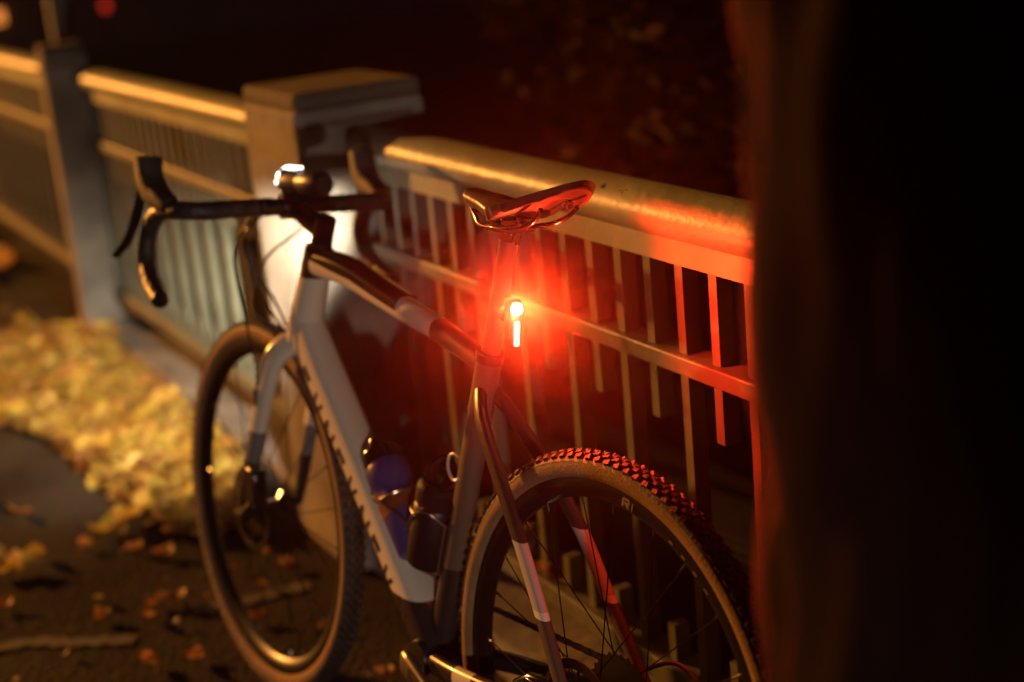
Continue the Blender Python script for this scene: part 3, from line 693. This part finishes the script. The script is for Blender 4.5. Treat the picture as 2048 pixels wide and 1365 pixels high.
for s_ in (1, -1):
    ctr = [(BC.x, .062, BC.z), (BC.x, .12, BC.z), (BC.x + .004, .165, BC.z - .001), (BC.x + .030, .193, BC.z - .002), (BC.x + .075, .203, BC.z - .006), (BC.x + .120, .206, BC.z - .022), (BC.x + .150, .209, BC.z - .062), (BC.x + .146, .213, BC.z - .104), (BC.x + .110, .220, BC.z - .136), (BC.x + .055, .226, BC.z - .156)]
    P = spline([mir(p, s_) for p in ctr], 7); n_ = len(P)
    b = MB(); b.tube(P, [.0152 + .0013 * (i % 2 == 0) for i in range(n_)], seg=18, ref=(1, 0, 0)); tp = part(b, "bar_tape", M_tape, hb)
    # end plug
    d = (P[-1] - P[-2]).normalized(); b = MB(); b.tube([P[-1], P[-1] + d * .004, P[-1] + d * .007], [.0148, .0135, .006], seg=18); part(b, "bar_end_plug", M_steel, tp) if False else part(b, "bar_end_plug", M_blackg, hb)
    # brake hood with horn
    h = [(BC.x + .060, .203, BC.z + .002), (BC.x + .085, .205, BC.z + .010), (BC.x + .115, .207, BC.z + .020), (BC.x + .135, .208, BC.z + .040), (BC.x + .143, .208, BC.z + .066), (BC.x + .145, .208, BC.z + .080)]
    P = spline([mir(p, s_) for p in h], 5); n_ = len(P); b = MB()
    b.tube(P, [.0165 + .006 * math.sin(math.pi * .5 * min(1, i / (n_ - 1) * 1.6)) - (.006 if i == n_ - 1 else 0) for i in range(n_)], [.015 + .009 * math.sin(math.pi * .8 * i / (n_ - 1)) for i in range(n_)], seg=18, ref=(0, 1, 0), expo=2.8); hd = part(b, "brake_hood", M_rubber, hb)
    lv = [(BC.x + .136, .211, BC.z + .040), (BC.x + .156, .216, BC.z + .010), (BC.x + .168, .224, BC.z - .030), (BC.x + .183, .235, BC.z - .070), (BC.x + .215, .246, BC.z - .100)]
    P = spline([mir(p, s_) for p in lv], 5); n_ = len(P); b = MB(); b.tube(P, lerps(.013, .008, n_), lerps(.008, .005, n_), seg=12); part(b, "brake_lever", M_blackg, hb)
# cables
for k, (dy, dz) in enumerate([(.0, .0), (.010, .012)]):
    b = MB(); b.tube(spline([(BC.x + .014, .055, BC.z - .015), (BC.x + .055, .070, BC.z - .040 - dz), (BC.x + .080, .045 + dy, BC.z - .105), (BC.x + .055, .015 + dy, BC.z - .175 - dz), (.905, .018 + dy, .715), (.882, .022 + dy, .690)], 8), .0024, seg=8); part(b, "brake_hose", M_cable, st=True)
b = MB(); b.tube(spline([(BC.x + .010, -.050, BC.z - .015), (BC.x + .080, -.040, BC.z - .060), (BC.x + .105, .010, BC.z - .110), (BC.x + .070, .050, BC.z - .185), (.905, .034, .705), (.878, .030, .700)], 8), .0024, seg=8); part(b, "gear_cable", M_cable, st=True)
b = MB(); b.tube(spline([(BC.x + .012, .075, BC.z - .012), (BC.x + .090, .075, BC.z - .090), (BC.x + .060, .070, BC.z - .200), (.930, .066, .64), (.945, .060, .55)], 8), .0022, seg=8); part(b, "brake_hose", M_cable, st=True)
# ---- seatpost and saddle
u = (CL - BB).normalized(); SC = CL + u * .205
b = MB(); b.tube([CL + u * .0, SC], .0136, seg=28); part(b, "seatpost", M_post)
b = MB(); b.tube([SC - u * .006, SC + u * .006, SC + u * .016], [.0160, .017, .012], seg=20)
b.box(SC + Vector((-.024, -.026, .006)), SC + Vector((.022, .026, .013))); b.box(SC + Vector((-.018, -.028, .016)), SC + Vector((.016, .028, .024)))
for sx in (-.017, .015):
    b.tube([SC + Vector((sx, 0, -.012)), SC + Vector((sx, 0, .028))], .0036, seg=10, ref=(1, 0, 0))
part(b, "saddle_clamp", mat("clamp_alloy", (.16, .11, .09), .2, metal=.9), bevel=.002)
def saddle():
    nu, nv = 40, 28
    def tab(pts, q):
        for (a, wa), (b_, wb_) in zip(pts, pts[1:]):
            if q <= b_: t = (q - a) / (b_ - a); return wa + (wb_ - wa) * (t * t * (3 - 2 * t) * .6 + t * .4)
        return pts[-1][1]
    W_ = [(0, .007), (.02, .0125), (.06, .0175), (.25, .0205), (.42, .027), (.56, .040), (.72, .060), (.86, .070), (1, .0715)]
    Z_ = [(0, 1.006), (.06, 1.012), (.3, 1.009), (.5, 1.005), (.64, 1.009), (.82, 1.029), (1, 1.046)]
    def surf(sx=1., sy=1., dz=0., dx=0.):
        vs = []
        for i in range(nu + 1):
            q = i / nu
            for j in range(nv + 1):
                v = -1 + 2 * j / nv
                xt = .082 + .082 * abs(v) ** 1.9; xn = .357 - .008 * v * v
                x = xn + (xt - xn) * q
                drop = (.009 + .004 * math.sin(math.pi * q) + .026 * q ** 3) * abs(v) ** (2.6 - 1.0 * q)
                z = tab(Z_, q) - drop - .003 * math.exp(-(v / .16) ** 2) * math.sin(math.pi * q)
                y = tab(W_, q) * math.copysign(abs(v) ** .92, v)
                vs.append(Vector(((x - .22) * sx + .22 + dx, y * sy, z + dz)))
        return vs
    N = nv + 1
    fs = [(i * N + j, (i + 1) * N + j, (i + 1) * N + j + 1, i * N + j + 1) for i in range(nu) for j in range(nv)]
    b = MB(); A = surf(); Bm = surf(.985, .965, -.006); Cm = surf(.965, .92, -.0115); M_ = len(A)
    rim = [j for j in range(N)] + [i * N + N - 1 for i in range(1, nu + 1)] + [nu * N + j for j in range(N - 2, -1, -1)] + [i * N for i in range(nu - 1, 0, -1)]
    K = len(rim)
    b.add(A + [Bm[k] for k in rim] + Cm, fs + [tuple(k + M_ + K for k in reversed(f)) for f in fs] +
          [(rim[k], rim[(k + 1) % K], M_ + (k + 1) % K, M_ + k) for k in range(K)] + [(M_ + k, M_ + (k + 1) % K, rim[(k + 1) % K] + M_ + K, rim[k] + M_ + K) for k in range(K)])
    sd = part(b, "saddle", M_saddle, auto=60)
    b = MB(); b.add(surf(.90, .84, -.0130, .002), fs); part(b, "saddle_shell", M_shell, sd, auto=180)
    for s_ in (1, -1):
        b = MB(); P = spline([(.335, .007 * s_, .990), (.315, .012 * s_, .978), (.290, .019 * s_, .966), (.25, .022 * s_, .966), (.19, .022 * s_, .974), (.155, .025 * s_, .986), (.132, .030 * s_, 1.004)], 6)
        b.tube(P, .0036, seg=12); part(b, "saddle_rail", M_blackg, sd)
    b = MB(); b.tube([(.345, 0, .994), (.318, 0, .986)], [.012, .014], [.006, .008], seg=14); part(b, "nose_bracket", M_black, sd)
    # faint ring emblem on the underside of the shell
    b = MB(); ctr = Vector((.135, -.012, 1.005))
    for k in range(3):
        b.lathe([(.0045, 0), (.0053, 0), (.0053, .0006), (.0045, .0006)], ctr + Vector((0, (k - 1) * .008, .004 * (k % 2))), (1, 0, .5), 18, closed=True)
    part(b, "emblem", M_print, sd)
    return sd
saddle()
# ---- bottle cages
def cage(base, axis, perp, L):
    """light wire cage; base on tube, axis along tube, perp away from it"""
    b = MB(); axis = Vector(axis).normalized(); perp = Vector(perp).normalized(); y = Vector((0, 1, 0)); r_ = .0385; c0 = Vector(base) + perp * (.030 + r_)
    b.tube([Vector(base) + perp * .032, Vector(base) + axis * L * .6 + perp * .032], .008, .0025, seg=8)
    P = []
    for s_ in (1, -1):
        P = [c0 + axis * .0 + y * .012 * s_ - perp * r_, c0 - axis * .004 + y * .02 * s_, c0 - axis * .002 + y * .02 * s_ + perp * r_, c0 + axis * L * .30 + y * .026 * s_ + perp * r_ * .8, c0 + axis * L * .62 + y * r_ * s_ + perp * .004, c0 + axis * L * .72 + y * r_ * .8 * s_ - perp * r_ * .6, c0 + axis * L * .6 + y * .008 * s_ - perp * (r_ + .002)]
        b.tube(spline(P, 6), .0026, seg=8)
    b.tube([c0 + axis * L * .62 + y * r_, c0 + axis * L * .64 + perp * r_ * 1.02, c0 + axis * L * .62 - y * r_] and spline([c0 + axis * L * .62 + y * r_, c0 + axis * L * .60 + perp * r_ * .75 + y * r_ * .72, c0 + axis * L * .60 + perp * r_ * 1.03, c0 + axis * L * .60 + perp * r_ * .75 - y * r_ * .72, c0 + axis * L * .62 - y * r_], 5), .0024, seg=8)
    part(b, "bottle_cage", mat("cage_alloy", (.5, .42, .34), .25, metal=.9)); return c0
ax1 = -dt_dir; pp1 = Vector((-.757, 0, .653)); base1 = BB + ax1 * .150
c1 = cage(base1, ax1, pp1, .16)
ax2 = u; pp2 = Vector((u.z, 0, -u.x)); base2 = BB + ax2 * .125
c2 = cage(base2, ax2, pp2, .15)
# bottles: rest in the cages, things of their own
def lookz(axis, origin):
    q = Vector(axis).normalized().to_track_quat('Z', 'Y').to_matrix().to_4x4(); q.translation = origin; return q
e = empty("water_bottle", BIKE @ lookz(ax1, c1 + ax1 * .002)); tag(e, "dark blue water bottle with black cap in the down tube cage", "bottle")
b = MB(); b.lathe([(.0, 0), (.034, 0), (.0365, .004), (.0365, .095), (.033, .104), (.033, .116), (.0365, .124), (.036, .150), (.030, .162)], (0, 0, 0), (0, 0, 1), 40); b.build("body", M_bottle, e)
b = MB(); b.lathe([(.031, .158), (.033, .160), (.033, .178), (.030, .184), (.014, .188), (.012, .200), (.009, .206), (0, .206)], (0, 0, 0), (0, 0, 1), 32); b.build("cap", M_blackg, e)
b = MB(); b.lathe([(.0369, .066), (.0369, .092)], (0, 0, 0), (0, 0, 1), 40); b.build("printed_band", M_amber, e)
e = empty("tool_bottle", BIKE @ lookz(ax2, c2 + ax2 * .002)); tag(e, "stubby black tool bottle in the seat tube cage", "bottle")
b = MB(); b.lathe([(.0, 0), (.034, 0), (.0365, .004), (.0365, .100), (.034, .106), (.036, .112), (.036, .135), (.030, .142)], (0, 0, 0), (0, 0, 1), 40); b.build("body", M_toolb, e)
b = MB(); b.lathe([(.031, .141), (.030, .150), (.0, .152)], (0, 0, 0), (0, 0, 1), 28); 
b.tube(spline([(-.02, 0, .15), (-.012, .008, .172), (.008, .004, .178), (.022, -.004, .152)], 5), .006, .009, seg=8); b.build("cap", M_blackg, e)
# ---- tail light on the seatpost
TL = Vector((.226, 0, .838))
e = empty("tail_light", BIKE @ Matrix.Translation(TL)); tag(e, "glowing red tail light strapped to the seatpost", "tail light")
b = MB(); b.box((.002, -.010, -.040), (.020, .010, .030)); b.build("body", M_black, e, bevel=.004)
b = MB(); b.tube([(.014, 0, .0), (.040, 0, .006)], .008, .012, seg=12); b.build("bracket", M_black, e)
b = MB(); b.lathe([(.0165, -.004), (.0175, -.004), (.0175, .004), (.0165, .004)], Vector((.2565 - TL.x + .007, 0, .008)), tuple(u), 24, closed=True); b.build("strap", M_rubber, e)
b = MB(); b.lathe([(0, .007), (.005, .006), (.0075, .003), (.0085, 0)], (.001, 0, .016), (-1, 0, 0), 20); b.build("led_lens", M_led, e)
b = MB(); b.box((-.0015, -.0032, -.036), (.001, .0032, -.002)); b.build("led_strip", M_ledstrip, e, bevel=.001)
RED = (1.0, .030, .006)
lp = BIKE @ (TL + Vector((-.009, 0, .014)))
lamp("tail_light_lamp", 'POINT', lp, .5, RED, shadow_soft_size=.006)
lamp("tail_light_beam", 'SPOT', lp, 24, RED, lp - bx_ * 1.0 + Vector((0, -.15, .10)), shadow_soft_size=.006, spot_size=R(178), spot_blend=.55)
# extra narrow lobe aimed at the camera, added to strengthen the red halo
lamp("tail_light_lobe", 'SPOT', lp, 52, RED, (0, 0, 1.36), shadow_soft_size=.006, spot_size=R(62), spot_blend=1.0)
# ---- head light above the stem
HL = Vector((.945, -.012, .962))
hm = STEER @ Matrix.Translation(HL) @ Matrix.Rotation(R(3.5), 4, "Y") @ Matrix.Scale(1.12, 4)
e = empty("head_light", BIKE @ hm); tag(e, "black head light on the handlebar with bright white lens rim", "head light")
b = MB(); b.lathe([(.0, -.118), (.014, -.117), (.019, -.110), (.020, -.060), (.0185, -.055), (.0185, -.045), (.0215, -.038), (.0230, .0)], (0, 0, 0), (1, 0, 0), 32); 
b.lathe([(.0230, .0), (.0215, .0), (.0205, -.034), (0, -.036)], (0, 0, 0), (1, 0, 0), 32); b.build("body", M_black, e)
b = MB(); b.tube([(-.045, 0, -.016), (-.030, 0, -.030)], [.012, .015], seg=16); b.lathe([(.0185, -.010), (.020, -.008), (.020, .008), (.0185, .010)], (BC - HL) / 1.12, (0, 1, 0), 24, closed=True); b.build("mount", M_alloy, e)
# shield with the slot that cuts the beam off at the top
b = MB()
def plate(x, y0_, y1_, z0__, z1_): b.box((x - .0005, y0_, z0__), (x + .0005, y1_, z1_))
XS = -.006
plate(XS, -.0215, .0215, -.0022, .0215); plate(XS, -.0215, .0215, -.0215, -.0185); b.build("beam_shield", M_black, e, smooth=False)
b = MB()
for a0, a1 in ((20, 125), (-5, 10)):
    pts = [Vector((.0025, .0222 * math.cos(R(a)), .0222 * math.sin(R(a)))) for a in lerps(a0, a1, 12)]
    b.tube(pts, .0030, seg=8)
b.build("lens_rim", M_lens, e)
b = MB(); b.box((-.034, -.006, .0205), (-.006, .010, .0245)); b.build("status_window", M_lens, e, bevel=.0015)
q = BIKE @ hm @ Matrix.Translation((-.024, 0, 0))
lamp("head_light_lamp", 'POINT', q.translation, 13, (1.0, .92, .68), shadow_soft_size=.0022)
lamp("head_light_beam", 'SPOT', q.translation, 380, (1.0, .86, .60), (5.2, -1.0, .25), shadow_soft_size=.0022, spot_size=R(62), spot_blend=1.0)

# ------------------------------------------------------------------ mist added to make the bloom round the tail light
b = MB(); b.box((-8, -14, -4.2), (40, 10, 7.5)); hz = b.build("halo_mist", M_black, smooth=False)
hm_ = bpy.data.materials.new("halo_mist_volume"); hm_.use_nodes = True; nt = hm_.node_tree
for n in list(nt.nodes):
    if n.type != 'OUTPUT_MATERIAL': nt.nodes.remove(n)
pv = nt.nodes.new("ShaderNodeVolumePrincipled"); pv.inputs["Color"].default_value = (.9, .9, .92, 1); pv.inputs["Density"].default_value = .0125; pv.inputs["Anisotropy"].default_value = .982
nt.links.new(pv.outputs[0], [n for n in nt.nodes if n.type == 'OUTPUT_MATERIAL'][0].inputs["Volume"])
hz.data.materials.clear(); hz.data.materials.append(hm_); tag(hz, "thin added mist that gives the tail light its red halo", "mist", kind="stuff")
